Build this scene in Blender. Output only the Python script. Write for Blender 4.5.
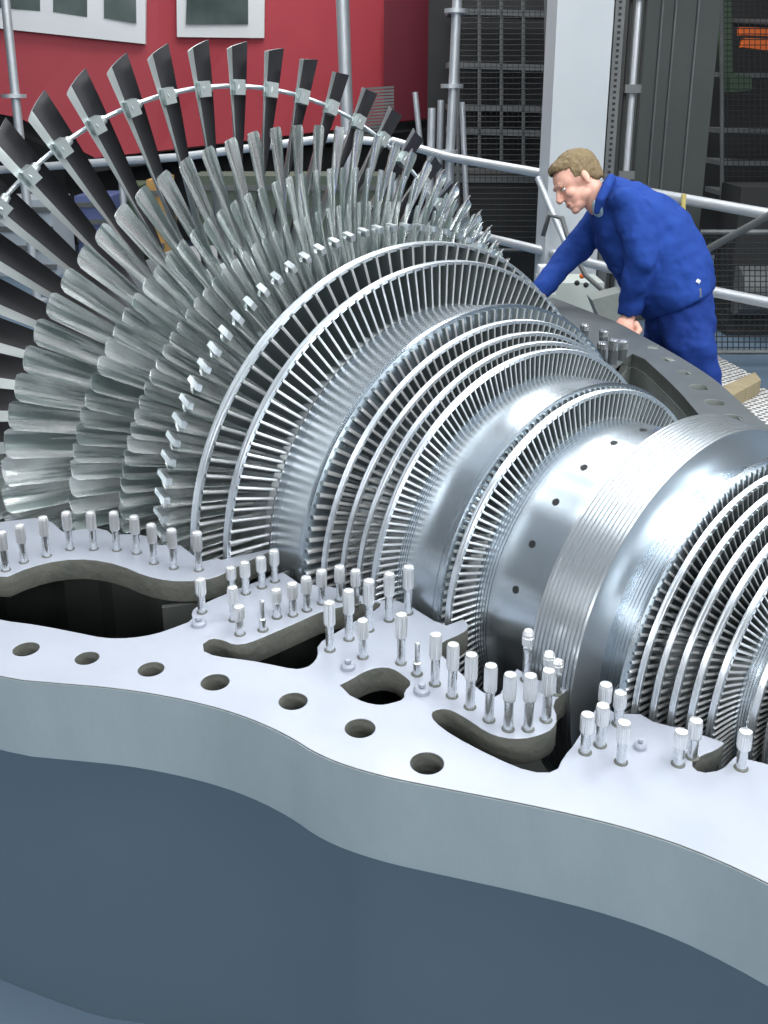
import bpy, bmesh, math, random
import numpy as np
from mathutils import Vector, Matrix
random.seed(5)
PI = math.pi
scn = bpy.context.scene
for o in list(bpy.data.objects): bpy.data.objects.remove(o)

# ------------------------------------------------------------------ camera
S = 1.4
CAM = Vector((0, -S, 0.6494 * S))
FPX, CX, CY = 961.9, 384.0, 402.4
YAW, PITCH = 0.9017, 0.3088
FW = Vector((-math.sin(YAW) * math.cos(PITCH), math.cos(YAW) * math.cos(PITCH), -math.sin(PITCH)))
RT = Vector((math.cos(YAW), math.sin(YAW), 0)); UP = RT.cross(FW)
GF = Vector((-math.sin(YAW), math.cos(YAW), 0))          # horizontal forward direction
cd = bpy.data.cameras.new('camera'); cam = bpy.data.objects.new('camera', cd); scn.collection.objects.link(cam)
cam.location = CAM
cam.matrix_world = Matrix.Translation(CAM) @ Matrix((RT, UP, -FW)).transposed().to_4x4()
cd.sensor_fit = 'HORIZONTAL'; cd.sensor_width = 36; cd.lens = FPX / 768 * 36
cd.shift_y = -(512 - CY) / 768
cd.clip_start = 0.05; cd.clip_end = 300
scn.camera = cam

# ------------------------------------------------------------------ world, lights, exposure
scn.view_settings.view_transform = 'Standard'; scn.view_settings.look = 'None'
scn.view_settings.gamma = 1; scn.view_settings.use_curve_mapping = False
scn.view_settings.exposure = 0.0
w = bpy.data.worlds.new('hall_light'); scn.world = w; w.use_nodes = True
nt = w.node_tree; bg = nt.nodes['Background']
tc = nt.nodes.new('ShaderNodeTexCoord'); sx = nt.nodes.new('ShaderNodeSeparateXYZ')
rp = nt.nodes.new('ShaderNodeValToRGB'); nt.links.new(tc.outputs['Generated'], sx.inputs[0])
mr = nt.nodes.new('ShaderNodeMapRange'); mr.inputs[1].default_value = -1; mr.inputs[2].default_value = 1
nt.links.new(sx.outputs['Z'], mr.inputs[0]); nt.links.new(mr.outputs[0], rp.inputs[0])
e = rp.color_ramp.elements
e[0].position = 0.45; e[0].color = (0.015, 0.017, 0.02, 1)
e[1].position = 0.56; e[1].color = (0.10, 0.115, 0.13, 1)
x_ = e.new(0.80); x_.color = (0.22, 0.25, 0.28, 1)
x_ = e.new(0.95); x_.color = (0.40, 0.43, 0.46, 1)
# broad uneven light and dark bands added to the world for metal reflections
mpw = nt.nodes.new('ShaderNodeMapping'); mpw.inputs['Scale'].default_value = (1.2, 5.0, 2.2); nt.links.new(tc.outputs['Generated'], mpw.inputs[0])
nzw = nt.nodes.new('ShaderNodeTexNoise'); nzw.inputs['Scale'].default_value = 1.6; nzw.inputs['Detail'].default_value = 2; nt.links.new(mpw.outputs[0], nzw.inputs['Vector'])
rw = nt.nodes.new('ShaderNodeMapRange'); rw.inputs[1].default_value = .44; rw.inputs[2].default_value = .58; rw.inputs[3].default_value = .25; rw.inputs[4].default_value = 2.1; nt.links.new(nzw.outputs['Fac'], rw.inputs[0])
mxw = nt.nodes.new('ShaderNodeVectorMath'); mxw.operation = 'SCALE'; nt.links.new(rp.outputs[0], mxw.inputs[0]); nt.links.new(rw.outputs[0], mxw.inputs['Scale'])
nt.links.new(mxw.outputs[0], bg.inputs['Color']); bg.inputs['Strength'].default_value = 1.0

def area(name, loc, target, sx_, sy_, power, col=(1, 1, 1)):
    l = bpy.data.lights.new(name, 'AREA'); l.shape = 'RECTANGLE'; l.size = sx_; l.size_y = sy_; l.energy = power; l.color = col
    o = bpy.data.objects.new(name, l); scn.collection.objects.link(o); o.location = loc
    o.rotation_euler = (Vector(target) - Vector(loc)).to_track_quat('-Z', 'Y').to_euler(); return o
# rows of long roof lights over the rotor, and a strip window behind the photographer
for y_, z_, p_ in ((-2.1, 4.6, 85), (-.75, 4.8, 75), (.6, 4.8, 75), (2.0, 4.8, 90)):
    area('overhead_light', (-1.6, y_, z_), (-1.6, y_ * .3, 0), .55, 7.5, p_, (.96, .98, 1)).rotation_euler = (0, 0, PI / 2)
area('overhead_light', (-6.5, 3.0, 5.5), (-4.5, 4, 0), 1.2, 5.0, 200, (1, 1, 1))
area('overhead_light', (-8.0, 5.5, 6.0), (-8, 10, 0), 4.0, 4.0, 420, (1, 0.98, 0.96))
area('overhead_light', (1.0, .3, 4.0), (-2.1, -.7, .2), 2.6, 1.1, 130, (1, 1, 1))  # added panel, no known source, aimed to brighten the exhaust blade faces
area('side_light', (.3, 3.3, 3.0), (-2.1, -.6, .4), 2.2, 1.3, 150, (1, 1, 1))  # added unseen panel, not a window, placed to reflect in the blade faces
area('side_light', (-.6, -5.2, 1.7), (-1.2, 0, 0.1), 5.5, .45, 100, (1, 1, 1))
area('side_light', (3.0, -3.0, 2.2), (-1.6, -.3, 0.3), 1.2, 1.6, 90, (1, 1, 1))  # added camera-side fill for the blades, not a window

# ------------------------------------------------------------------ helpers
def link(o): scn.collection.objects.link(o); return o
def ray(px, py): return FW + RT * ((px - CX) / FPX) - UP * ((py - CY) / FPX)
def at(px, py, z=0.0):
    d = ray(px, py); return CAM + d * ((z - CAM.z) / d.z)
def atd(px, py, depth): return CAM + ray(px, py) * depth
def tag(o, label=None, cat=None, group=None, kind=None):
    if label: o['label'] = label
    if cat: o['category'] = cat
    if group: o['group'] = group
    if kind: o['kind'] = kind
    return o
def empty(name, loc=(0, 0, 0)):
    o = bpy.data.objects.new(name, None); o.empty_display_size = .1; o.location = loc; return link(o)
def mesh(name, V, F, m, parent=None, smooth=False, auto=None):
    me = bpy.data.meshes.new(name); me.from_pydata([tuple(v) for v in V], [], F); me.update()
    me.materials.append(m)
    if smooth: me.polygons.foreach_set('use_smooth', [True] * len(me.polygons))
    if auto is not None: me.set_sharp_from_angle(angle=auto)
    o = bpy.data.objects.new(name, me); link(o)
    if parent:
        o.parent = parent; o.matrix_parent_inverse = Matrix.Translation(parent.location).inverted()
    return o
class MB:
    def __init__(s): s.V = []; s.F = []
    def add(s, V, F):
        n = len(s.V); s.V += [tuple(v) for v in V]; s.F += [tuple(i + n for i in f) for f in F]
    def box(s, c, sz, ax=None):
        c = Vector(c); X, Y, Z = ax if ax else (Vector((1, 0, 0)), Vector((0, 1, 0)), Vector((0, 0, 1)))
        V = [c + X * (a * sz[0] / 2) + Y * (b * sz[1] / 2) + Z * (d * sz[2] / 2) for a in (-1, 1) for b in (-1, 1) for d in (-1, 1)]
        s.add(V, [(0, 1, 3, 2), (4, 6, 7, 5), (0, 4, 5, 1), (2, 3, 7, 6), (0, 2, 6, 4), (1, 5, 7, 3)])
    def tube(s, pts, rad, n=12, caps=True):
        pts = [Vector(p) for p in pts]; R = rad if isinstance(rad, (list, tuple)) else [rad] * len(pts); V = []; F = []
        prev = None
        for i, p in enumerate(pts):
            t = (pts[min(i + 1, len(pts) - 1)] - pts[max(i - 1, 0)]).normalized()
            if prev is None:
                a = Vector((0, 0, 1)) if abs(t.z) < .9 else Vector((1, 0, 0)); u = t.cross(a).normalized()
            else: u = (prev - t * prev.dot(t)).normalized()
            prev = u; v = t.cross(u)
            for k in range(n):
                an = 2 * PI * k / n; V.append(p + (u * math.cos(an) + v * math.sin(an)) * R[i])
        for i in range(len(pts) - 1):
            for k in range(n):
                a = i * n + k; b = i * n + (k + 1) % n; F.append((a, b, b + n, a + n))
        if caps:
            F.append(tuple(range(n))[::-1]); F.append(tuple(range((len(pts) - 1) * n, len(pts) * n)))
        s.add(V, F)
    def lathe_z(s, base, prof, n=16):
        b = Vector(base); V = []; F = []
        for r, z in prof:
            for k in range(n):
                an = 2 * PI * k / n; V.append(b + Vector((r * math.cos(an), r * math.sin(an), z)))
        for i in range(len(prof) - 1):
            for k in range(n):
                a = i * n + k; c = i * n + (k + 1) % n; F.append((a, c, c + n, a + n))
        F.append(tuple(range(n))[::-1]); F.append(tuple(range((len(prof) - 1) * n, len(prof) * n)))
        s.add(V, F)
    def loft(s, secs, n=20):
        """secs: (center, axis_u, ru, axis_v, rv)"""
        V = []; F = []
        for c, u, ru, v, rv in secs:
            c = Vector(c); u = Vector(u).normalized(); v = Vector(v).normalized()
            for k in range(n):
                an = 2 * PI * k / n; V.append(c + u * (math.cos(an) * ru) + v * (math.sin(an) * rv))
        for i in range(len(secs) - 1):
            for k in range(n):
                a = i * n + k; b = i * n + (k + 1) % n; F.append((a, b, b + n, a + n))
        F.append(tuple(range(n))[::-1]); F.append(tuple(range((len(secs) - 1) * n, len(secs) * n)))
        s.add(V, F)
    def ball(s, c, r, ax=None, n=14):
        c = Vector(c); rx, ry, rz = (r, r, r) if not isinstance(r, (tuple, list)) else r
        X, Y, Z = ax if ax else (Vector((1, 0, 0)), Vector((0, 1, 0)), Vector((0, 0, 1)))
        V = []; F = []
        for i in range(1, n):
            th = PI * i / n
            for k in range(2 * n):
                ph = PI * k / n
                V.append(c + X * (rx * math.sin(th) * math.cos(ph)) + Y * (ry * math.sin(th) * math.sin(ph)) + Z * (rz * math.cos(th)))
        m = 2 * n
        for i in range(n - 2):
            for k in range(m):
                a = i * m + k; b = i * m + (k + 1) % m; F.append((a, a + m, b + m, b))
        V.append(c + Z * rz); V.append(c - Z * rz); t = len(V) - 2
        for k in range(m):
            F.append((t, k, (k + 1) % m)); F.append((t + 1, (n - 2) * m + (k + 1) % m, (n - 2) * m + k))
        s.add(V, F)
    def build(s, name, m, parent=None, smooth=False, auto=None): return mesh(name, s.V, s.F, m, parent, smooth, auto)

def remeshed(mb, name, m, parent, voxel, smooth=6, disp=None):
    """closed overlapping solids fused to one continuous skin"""
    o = mb.build(name, m, None)
    md = o.modifiers.new('r', 'REMESH'); md.mode = 'VOXEL'; md.voxel_size = voxel; md.use_smooth_shade = True
    sm = o.modifiers.new('s', 'SMOOTH'); sm.iterations = smooth; sm.factor = .5
    if disp:
        t = bpy.data.textures.new('folds', 'CLOUDS'); t.noise_scale = disp[1]
        dm = o.modifiers.new('d', 'DISPLACE'); dm.texture = t; dm.strength = disp[0]; dm.mid_level = .5; dm.texture_coords = 'GLOBAL'
    dg = bpy.context.evaluated_depsgraph_get(); dg.update()
    me = bpy.data.meshes.new_from_object(o.evaluated_get(dg)); o.modifiers.clear(); o.data = me
    if not me.materials: me.materials.append(m)
    me.polygons.foreach_set('use_smooth', [True] * len(me.polygons))
    if parent: o.parent = parent; o.matrix_parent_inverse = Matrix.Translation(parent.location).inverted()
    return o

def plate(name, outer, holes, ztop, thick, m, parent=None, bevel=0.0, split=None):
    """flat plate with real holes, from outlines in world xy"""
    cu = bpy.data.curves.new(name, 'CURVE'); cu.dimensions = '2D'; cu.fill_mode = 'BOTH'
    for poly in [outer] + holes:
        sp = cu.splines.new('POLY'); sp.points.add(len(poly) - 1)
        for i, p in enumerate(poly): sp.points[i].co = (p[0], p[1], 0, 1)
        sp.use_cyclic_u = True
    cu.extrude = thick / 2 - bevel; cu.bevel_depth = bevel; cu.bevel_resolution = 1; cu.offset = -bevel
    o = bpy.data.objects.new('tmp', cu); link(o)
    dg = bpy.context.evaluated_depsgraph_get(); dg.update()
    me = bpy.data.meshes.new_from_object(o.evaluated_get(dg)); bpy.data.objects.remove(o)
    me.name = name; me.materials.clear(); me.materials.append(m)
    if split:
        me.materials.append(split)
        for p in me.polygons:
            if abs(p.normal.z) < .5: p.material_index = 1
    for v in me.vertices: v.co.z += ztop - thick / 2
    r = bpy.data.objects.new(name, me); link(r)
    if parent: r.parent = parent; r.matrix_parent_inverse = Matrix.Translation(parent.location).inverted()
    return r

# ------------------------------------------------------------------ materials
def srgb(r, g, b):
    f = lambda c: (c / 255 / 12.92) if c / 255 <= .04045 else ((c / 255 + .055) / 1.055) ** 2.4
    return (f(r), f(g), f(b), 1)
def mat(name, col, rough=.5, metal=0.0, noise=None, bump=None, aniso=0, spec=None, rvar=None, coords='Object', stretch=(1, 1, 1)):
    """noise=(scale, colour2, amount); bump=(scale,strength); rvar=(scale, amount)"""
    m = bpy.data.materials.new(name); m.use_nodes = True; t = m.node_tree; b = t.nodes['Principled BSDF']
    b.inputs['Base Color'].default_value = col; b.inputs['Roughness'].default_value = rough; b.inputs['Metallic'].default_value = metal
    if spec is not None: b.inputs['Specular IOR Level'].default_value = spec
    b.inputs['Anisotropic'].default_value = aniso
    c = t.nodes.new('ShaderNodeTexCoord'); mp = t.nodes.new('ShaderNodeMapping'); mp.inputs['Scale'].default_value = stretch
    t.links.new(c.outputs[coords], mp.inputs[0])
    if noise:
        n = t.nodes.new('ShaderNodeTexNoise'); n.inputs['Scale'].default_value = noise[0]; n.inputs['Detail'].default_value = 5
        t.links.new(mp.outputs[0], n.inputs['Vector'])
        r = t.nodes.new('ShaderNodeValToRGB'); r.color_ramp.elements[0].position = .5 - .5 * noise[2]; r.color_ramp.elements[1].position = .5 + .5 * noise[2]
        r.color_ramp.elements[0].color = col; r.color_ramp.elements[1].color = noise[1]
        t.links.new(n.outputs['Fac'], r.inputs[0]); t.links.new(r.outputs[0], b.inputs['Base Color'])
    if rvar:
        n = t.nodes.new('ShaderNodeTexNoise'); n.inputs['Scale'].default_value = rvar[0]; n.inputs['Detail'].default_value = 4
        t.links.new(mp.outputs[0], n.inputs['Vector'])
        q = t.nodes.new('ShaderNodeMapRange'); q.inputs[1].default_value = .3; q.inputs[2].default_value = .7
        q.inputs[3].default_value = max(.03, rough - rvar[1]); q.inputs[4].default_value = rough + rvar[1]
        t.links.new(n.outputs['Fac'], q.inputs[0]); t.links.new(q.outputs[0], b.inputs['Roughness'])
    if bump:
        n = t.nodes.new('ShaderNodeTexNoise'); n.inputs['Scale'].default_value = bump[0]; n.inputs['Detail'].default_value = 4
        t.links.new(mp.outputs[0], n.inputs['Vector'])
        bp = t.nodes.new('ShaderNodeBump'); bp.inputs['Strength'].default_value = bump[1]; bp.inputs['Distance'].default_value = .01
        t.links.new(n.outputs['Fac'], bp.inputs['Height']); t.links.new(bp.outputs[0], b.inputs['Normal'])
    return m
M = {}
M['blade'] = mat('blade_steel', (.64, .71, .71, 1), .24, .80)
def reflection_streaks(m, lo, hi):
    """lengthwise reflection streaks painted into the colour: noise over the angle round the rotor, long in the radial direction"""
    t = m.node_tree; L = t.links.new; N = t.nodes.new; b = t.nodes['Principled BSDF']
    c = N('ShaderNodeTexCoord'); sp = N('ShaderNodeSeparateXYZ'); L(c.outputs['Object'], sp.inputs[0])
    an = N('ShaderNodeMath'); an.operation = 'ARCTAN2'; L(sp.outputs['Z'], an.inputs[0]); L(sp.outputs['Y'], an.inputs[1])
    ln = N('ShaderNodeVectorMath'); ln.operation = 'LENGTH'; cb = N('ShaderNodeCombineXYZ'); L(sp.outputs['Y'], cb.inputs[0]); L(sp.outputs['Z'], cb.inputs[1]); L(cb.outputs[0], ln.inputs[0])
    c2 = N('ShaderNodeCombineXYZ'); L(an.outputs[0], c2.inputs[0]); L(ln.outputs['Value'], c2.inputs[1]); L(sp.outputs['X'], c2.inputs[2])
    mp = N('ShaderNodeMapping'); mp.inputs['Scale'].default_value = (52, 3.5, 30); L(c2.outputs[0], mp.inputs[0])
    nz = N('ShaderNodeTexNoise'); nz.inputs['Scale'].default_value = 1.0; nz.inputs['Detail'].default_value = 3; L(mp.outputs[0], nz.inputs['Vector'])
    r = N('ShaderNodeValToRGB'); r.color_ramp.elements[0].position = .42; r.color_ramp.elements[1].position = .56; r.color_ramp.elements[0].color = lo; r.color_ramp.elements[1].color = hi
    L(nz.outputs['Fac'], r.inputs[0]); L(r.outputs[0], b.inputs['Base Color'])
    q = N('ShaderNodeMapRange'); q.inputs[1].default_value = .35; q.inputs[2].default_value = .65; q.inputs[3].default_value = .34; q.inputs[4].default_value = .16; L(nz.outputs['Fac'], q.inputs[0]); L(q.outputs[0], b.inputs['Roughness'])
reflection_streaks(M['blade'], (.33, .39, .385, 1), (.95, .98, .98, 1))
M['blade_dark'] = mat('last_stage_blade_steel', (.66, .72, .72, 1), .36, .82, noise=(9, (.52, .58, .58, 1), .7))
M['dark_chord'] = mat('dark_blade_steel', (.022, .022, .026, 1), .45, .4, noise=(12, (.045, .045, .05, 1), .6))  # darker colour for the rear part of the last-stage blade chord
M['face'] = mat('shaded_side_steel', (.20, .235, .24, 1), .32, .9)  # darker than the edges: dark reflections put into the side colour
M['edge'] = mat('edge_highlight_steel', (.70, .71, .71, 1), .33, .7)  # lighter than the sides: the highlight on the edge put into its colour
M['band'] = mat('shroud_steel', (.80, .85, .89, 1), .30, .9)
M['drum'] = mat('turned_drum_steel', (.60, .67, .73, 1), .26, .94)
M['piston'] = mat('grooved_piston_steel', (.64, .68, .71, 1), .30, .9)
M['root'] = mat('blade_root_steel', (.30, .33, .34, 1), .4, .85)
M['plate'] = mat('machined_casing_face', (.39, .415, .47, 1), .52, .3, noise=(5, (.30, .33, .39, 1), .9), rvar=(12, .1), bump=(25, .03))
M['cast'] = mat('cast_casing_grey', (.40, .47, .50, 1), .55, .35, noise=(6, (.28, .34, .36, 1), .8), bump=(40, .15), stretch=(1, 1, .4))
M['castdark'] = mat('raw_cast_edge', (.085, .095, .085, 1), .75, .2, noise=(18, (.15, .15, .13, 1), .6), bump=(60, .3))
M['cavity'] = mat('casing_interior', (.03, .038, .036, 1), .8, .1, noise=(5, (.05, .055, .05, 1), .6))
M['stud'] = mat('stud_steel', (.70, .73, .75, 1), .26, .9, rvar=(60, .06))
M['studcap'] = mat('stud_cap_steel', (.80, .82, .83, 1), .33, .8)
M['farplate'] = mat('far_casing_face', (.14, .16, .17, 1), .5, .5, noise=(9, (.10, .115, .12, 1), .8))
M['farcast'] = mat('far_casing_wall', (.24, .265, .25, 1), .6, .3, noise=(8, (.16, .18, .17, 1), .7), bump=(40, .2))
M['floor'] = mat('slate_painted_floor', srgb(92, 110, 126), .75, 0, noise=(2.2, srgb(87, 105, 121), .6), spec=.2)
M['dark'] = mat('dark_cladding', (.012, .013, .014, 1), .7, 0, noise=(4, (.022, .024, .024, 1), .6))
M['black'] = mat('hole_shadow_steel', (.02, .022, .024, 1), .6, .4)

# ------------------------------------------------------------------ setting
def wq(name, pts, m, thick=.12, **k):
    """upright wall slab between two plan points, pts=(a, b, z0, z1)"""
    a, b, z0, z1 = pts; a = Vector((a[0], a[1], 0)); b = Vector((b[0], b[1], 0)); d = (b - a); n = Vector((-d.y, d.x, 0)).normalized()
    mb = MB(); mb.box((a + b) / 2 + Vector((0, 0, (z0 + z1) / 2)), (d.length, thick, z1 - z0), (d.normalized(), n, Vector((0, 0, 1))))
    return mb.build(name, m)
FZ = -0.75
def P3(r, g, z): return Vector((CAM.x, CAM.y, 0)) + RT * r + GF * g + Vector((0, 0, z))   # metres right / ahead of the camera

# casing footprint in plan (also the pit in the floor)
near_edge = [(-2.95, -1.90), (-2.3, -1.52), (-1.8, -1.27)] + [tuple(at(*p, .02)[:2]) for p in
    ((0, 678), (60, 683), (120, 688), (180, 698), (235, 712), (285, 733), (322, 757))] + [(-.87, -.722), (-.79, -.665), (-.70, -.600), (-.60, -.535), (-.5, -.49), (-.35, -.46), (-.12, -.45)]
far_edge = [(-2.95, 1.93), (-2.60, 1.81)] + [tuple(at(*p, .02)[:2]) for p in ((617, 322), (644, 337), (680, 357), (716, 380), (742, 404), (768, 427))] + [(-1.05, .86), (-.8, .74), (-.5, .62), (-.12, .53)]
def inset(poly, d):
    c = Vector((-1.5, 0)); return [((p[0] + (.03 if p[0] < -2.9 else (-.03 if p[0] > -.13 else 0))), p[1] - math.copysign(d, p[1])) for p in poly]
near_edge_raw = near_edge
def chaikin(l, it=2):
    for _ in range(it):
        o = [l[0]]
        for i in range(len(l) - 1):
            a, b = l[i], l[i + 1]; o += [(a[0] * .75 + b[0] * .25, a[1] * .75 + b[1] * .25), (a[0] * .25 + b[0] * .75, a[1] * .25 + b[1] * .75)]
        l = o + [l[-1]]
    return l
near_edge = chaikin(near_edge); far_edge = chaikin(far_edge)
foot = inset(near_edge, .10) + inset(far_edge, .10)[::-1]
fl = plate('floor', [(-26, -8), (8, -8), (8, 24), (-26, 24)], [foot], FZ, .06, M['floor']); tag(fl, kind='structure')
wall_m = mat('wall_dark', (.016, .018, .018, 1), .8, 0, noise=(1.5, (.03, .034, .032, 1), .6))

# ------------------------------------------------------------------ rotor
rotor = tag(empty('turbine_rotor', (-1.5, 0, 0)), 'huge polished steel turbine rotor with rings of blades lying in the open lower casing', 'turbine rotor')
def ring_lathe(prof, n=256, a0=0.0):
    """prof: (x, r) along the axis"""
    V = []; F = []
    for x, r in prof:
        for k in range(n):
            a = 2 * PI * k / n + a0; V.append((x * S, -r * S * math.cos(a), r * S * math.sin(a)))
    for i in range(len(prof) - 1):
        for k in range(n):
            a = i * n + k; b = i * n + (k + 1) % n; F.append((a, a + n, b + n, b))
    return V, F
def grooves(x0, r0, x1, r1, n, depth):
    out = []; dx = (x1 - x0) / n
    for i in range(n):
        t0 = i / n; r = r0 + (r1 - r0) * t0; x = x0 + dx * i
        out += [(x, r), (x + dx * .62, r), (x + dx * .66, r - depth), (x + dx * .96, r - depth)]
    out.append((x1, r1)); return out
def lathe_part(name, prof, m, auto=.5, n=256):
    V, F = ring_lathe(prof, n); return mesh(name, V, F, m, rotor, True, auto)
# hub of the long exhaust blades
lathe_part('hub', [(-2.15, 0), (-2.15, .12), (-1.95, .12), (-1.95, .33), (-1.80, .335), (-1.71, .335), (-1.70, .318), (-1.53, .318), (-1.52, .332), (-1.45, .332), (-1.44, .32), (-1.42, .32), (-1.41, .334), (-1.36, .334), (-1.35, .32), (-1.34, .334), (-1.285, .334), (-1.275, .32), (-1.27, .334), (-1.22, .334), (-1.21, .322), (-1.2, .334), (-1.13, .334), (-1.121, .328), (-1.119, .328)], M['root'])
lathe_part('smooth_drum_section', [(-1.1185, .322), (-1.1185, .3300), (-1.1150, .3324)] + grooves(-1.113, .3326, -1.095, .3345, 4, .0015) + [(-1.092, .3345), (-1.0185, .3480), (-1.0180, .3455), (-1.0165, .3455), (-1.016, .3496), (-1.0087, .3503), (-1.0060, .3503), (-1.0058, .340), (-1.0055, .278)], M['drum'])
lathe_part('blade_carrier_section', [(-1.0055, .280), (-.985, .277), (-.962, .272), (-.938, .270), (-.912, .262), (-.9095, .262), (-.9090, .2600)], M['root'])
lathe_part('smooth_drum_section', [(-.9088, .25), (-.9088, .262), (-.9076, .2633)] + grooves(-.9065, .2634, -.889, .2645, 4, .0013) + [(-.886, .2645), (-.823, .2705), (-.8225, .2685), (-.8212, .2685), (-.8208, .2715), (-.8120, .2725), (-.8110, .268), (-.8105, .23)], M['drum'])
lathe_part('blade_carrier_section', [(-.8108, .232), (-.7965, .226), (-.7962, .218)], M['root'])
lathe_part('smooth_drum_section', [(-.7960, .21), (-.7960, .2235), (-.7945, .2248)] + grooves(-.7935, .2249, -.768, .2262, 5, .0016) + [(-.765, .2262), (-.70, .2310), (-.69, .2320), (-.6620, .2330), (-.6615, .226)], M['drum'])
pist = lathe_part('balance_piston', [(-.6600, .222), (-.6600, .2655)] + grooves(-.6592, .2663, -.5975, .2627, 11, .0022) + [(-.5949, .2625), (-.5945, .258), (-.5945, .215)], M['piston'], .35)
lathe_part('smooth_drum_section', [(-.5946, .225)] + grooves(-.5945, .206, -.574, .202, 5, .0012) + [(-.572, .2035), (-.566, .208), (-.556, .222), (-.5515, .236), (-.5490, .2435), (-.5478, .2451), (-.5440, .2451), (-.5438, .24), (-.5436, .19)], M['drum'])
lathe_part('blade_carrier_section', [(-.5437, .195), (-.53, .186), (-.515, .180), (-.50, .172), (-.485, .160), (-.466, .150), (-.4625, .150), (-.4620, .146)], M['root'])
lathe_part('smooth_drum_section', [(-.4612, .14), (-.4612, .152), (-.4605, .153)] + grooves(-.459, .1532, -.446, .1545, 4, .0012) + [(-.4415, .1555), (-.4410, .13)], M['drum'])
lathe_part('blade_carrier_section', [(-.4412, .130), (-.36, .118), (-.358, .10), (-.20, .10), (-.20, .06), (-.10, .06), (-.10, 0)], M['root'])
# balance holes with plugs in the third drum section
for k, (x, da) in enumerate([(-.728, a) for a in (18, 33, 48, 63, 78, 93, 108, 123, 138)]):
    a = math.radians(da); r = .2291; nrm = Vector((0, -math.cos(a), math.sin(a))); c = Vector((x * S, 0, 0)) + nrm * (r * S)
    mb = MB(); mb.tube([c - nrm * .004, c + nrm * .0012], .0068, 16); h = mb.build('balance_hole', M['black'], rotor)

def airfoil(c, th, cam, npt=5):
    up = []; lo = []
    for i in range(npt):
        t = i / (npt - 1); u = .5 - .5 * math.cos(PI * t)
        y = cam * c * 4 * u * (1 - u); h = th * c * (1.4 * math.sqrt(max(u, 0)) * (1 - u) + .12 * u + .05)
        if i in (0, npt - 1): h *= .5
        up.append(((u - .5) * c, y + h)); lo.append(((u - .5) * c, y - h))
    return up + lo[::-1]
def blade_geo(x, ang, r0, r1, c0, c1, s0, s1, th0, th1, cam0, cam1, ns=6, npt=5, tipcut=0.0, lug=0.0):
    """one blade in metres; s = stagger from axial"""
    V = []; F = []
    e_r = Vector((0, -math.cos(ang), math.sin(ang))); e_t = Vector((0, math.sin(ang), math.cos(ang))); e_x = Vector((1, 0, 0))
    for i in range(ns):
        t = i / (ns - 1) if not 7 <= ns < 10 else min(1.0, i / (ns - 2)); r = r0 + (r1 - .16 * c1 - r0) * t if 7 <= ns < 10 and i < ns - 1 else r0 + (r1 - r0) * t; c = c0 + (c1 - c0) * t; s = math.radians(s0 + (s1 - s0) * t ** .9)
        if 7 <= ns < 10 and i == ns - 1: c *= .80
        pr = airfoil(c, th0 + (th1 - th0) * t ** .7, cam0 + (cam1 - cam0) * t, npt)
        for u, v in pr:
            du = -u * math.cos(s) + v * math.sin(s); dt = u * math.sin(s) + v * math.cos(s)
            rr = r + (tipcut * u if i == ns - 1 else 0)
            V.append(e_x * ((x + du) * S) + e_r * (rr * S) + e_t * (dt * S))
    n = 2 * npt
    for i in range(ns - 1):
        for k in range(n):
            a = i * n + k; b = i * n + (k + 1) % n; F.append((a, b, b + n, a + n))
    F.append(tuple(range(n))[::-1]); F.append(tuple(range((ns - 1) * n, ns * n)))
    return V, F
def bucket(x, ang, r0, r1, c, stag, t):
    """short shrouded blade: curved plate with a rounded edge, its highlight painted in, on the side of the balance piston"""
    e_r = Vector((0, -math.cos(ang), math.sin(ang))); e_t = Vector((0, math.sin(ang), math.cos(ang))); e_x = Vector((1, 0, 0)); s = math.radians(stag)
    pr = [(-.5 * c, -.22 * t), (-.5 * c + .02 * c, -.5 * t), (0, -.45 * t + .10 * c), (.5 * c, -.15 * t), (.5 * c, .15 * t), (0, .45 * t + .10 * c), (-.5 * c + .02 * c, .5 * t), (-.5 * c, .22 * t)]
    pr[0] = (-.5 * c - .18 * t, -.25 * t); pr[7] = (-.5 * c - .18 * t, .25 * t)
    V = []
    for r in (r0, r1):
        for u, v in pr:
            du = -u * math.cos(s) + v * math.sin(s); dt = u * math.sin(s) + v * math.cos(s)
            V.append(e_x * ((x + du) * S) + e_r * (r * S) + e_t * (dt * S))
    F = [(k, (k + 1) % 8, (k + 1) % 8 + 8, k + 8) for k in range(8)] + [tuple(range(8))[::-1], tuple(range(8, 16))]
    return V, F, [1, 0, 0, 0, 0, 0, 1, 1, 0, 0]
def ang_ok(a, lo=-14, hi=194): return lo <= ((a + 90) % 360) - 90 <= hi
indiv = 0; rest = MB(); lugs = MB()
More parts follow.
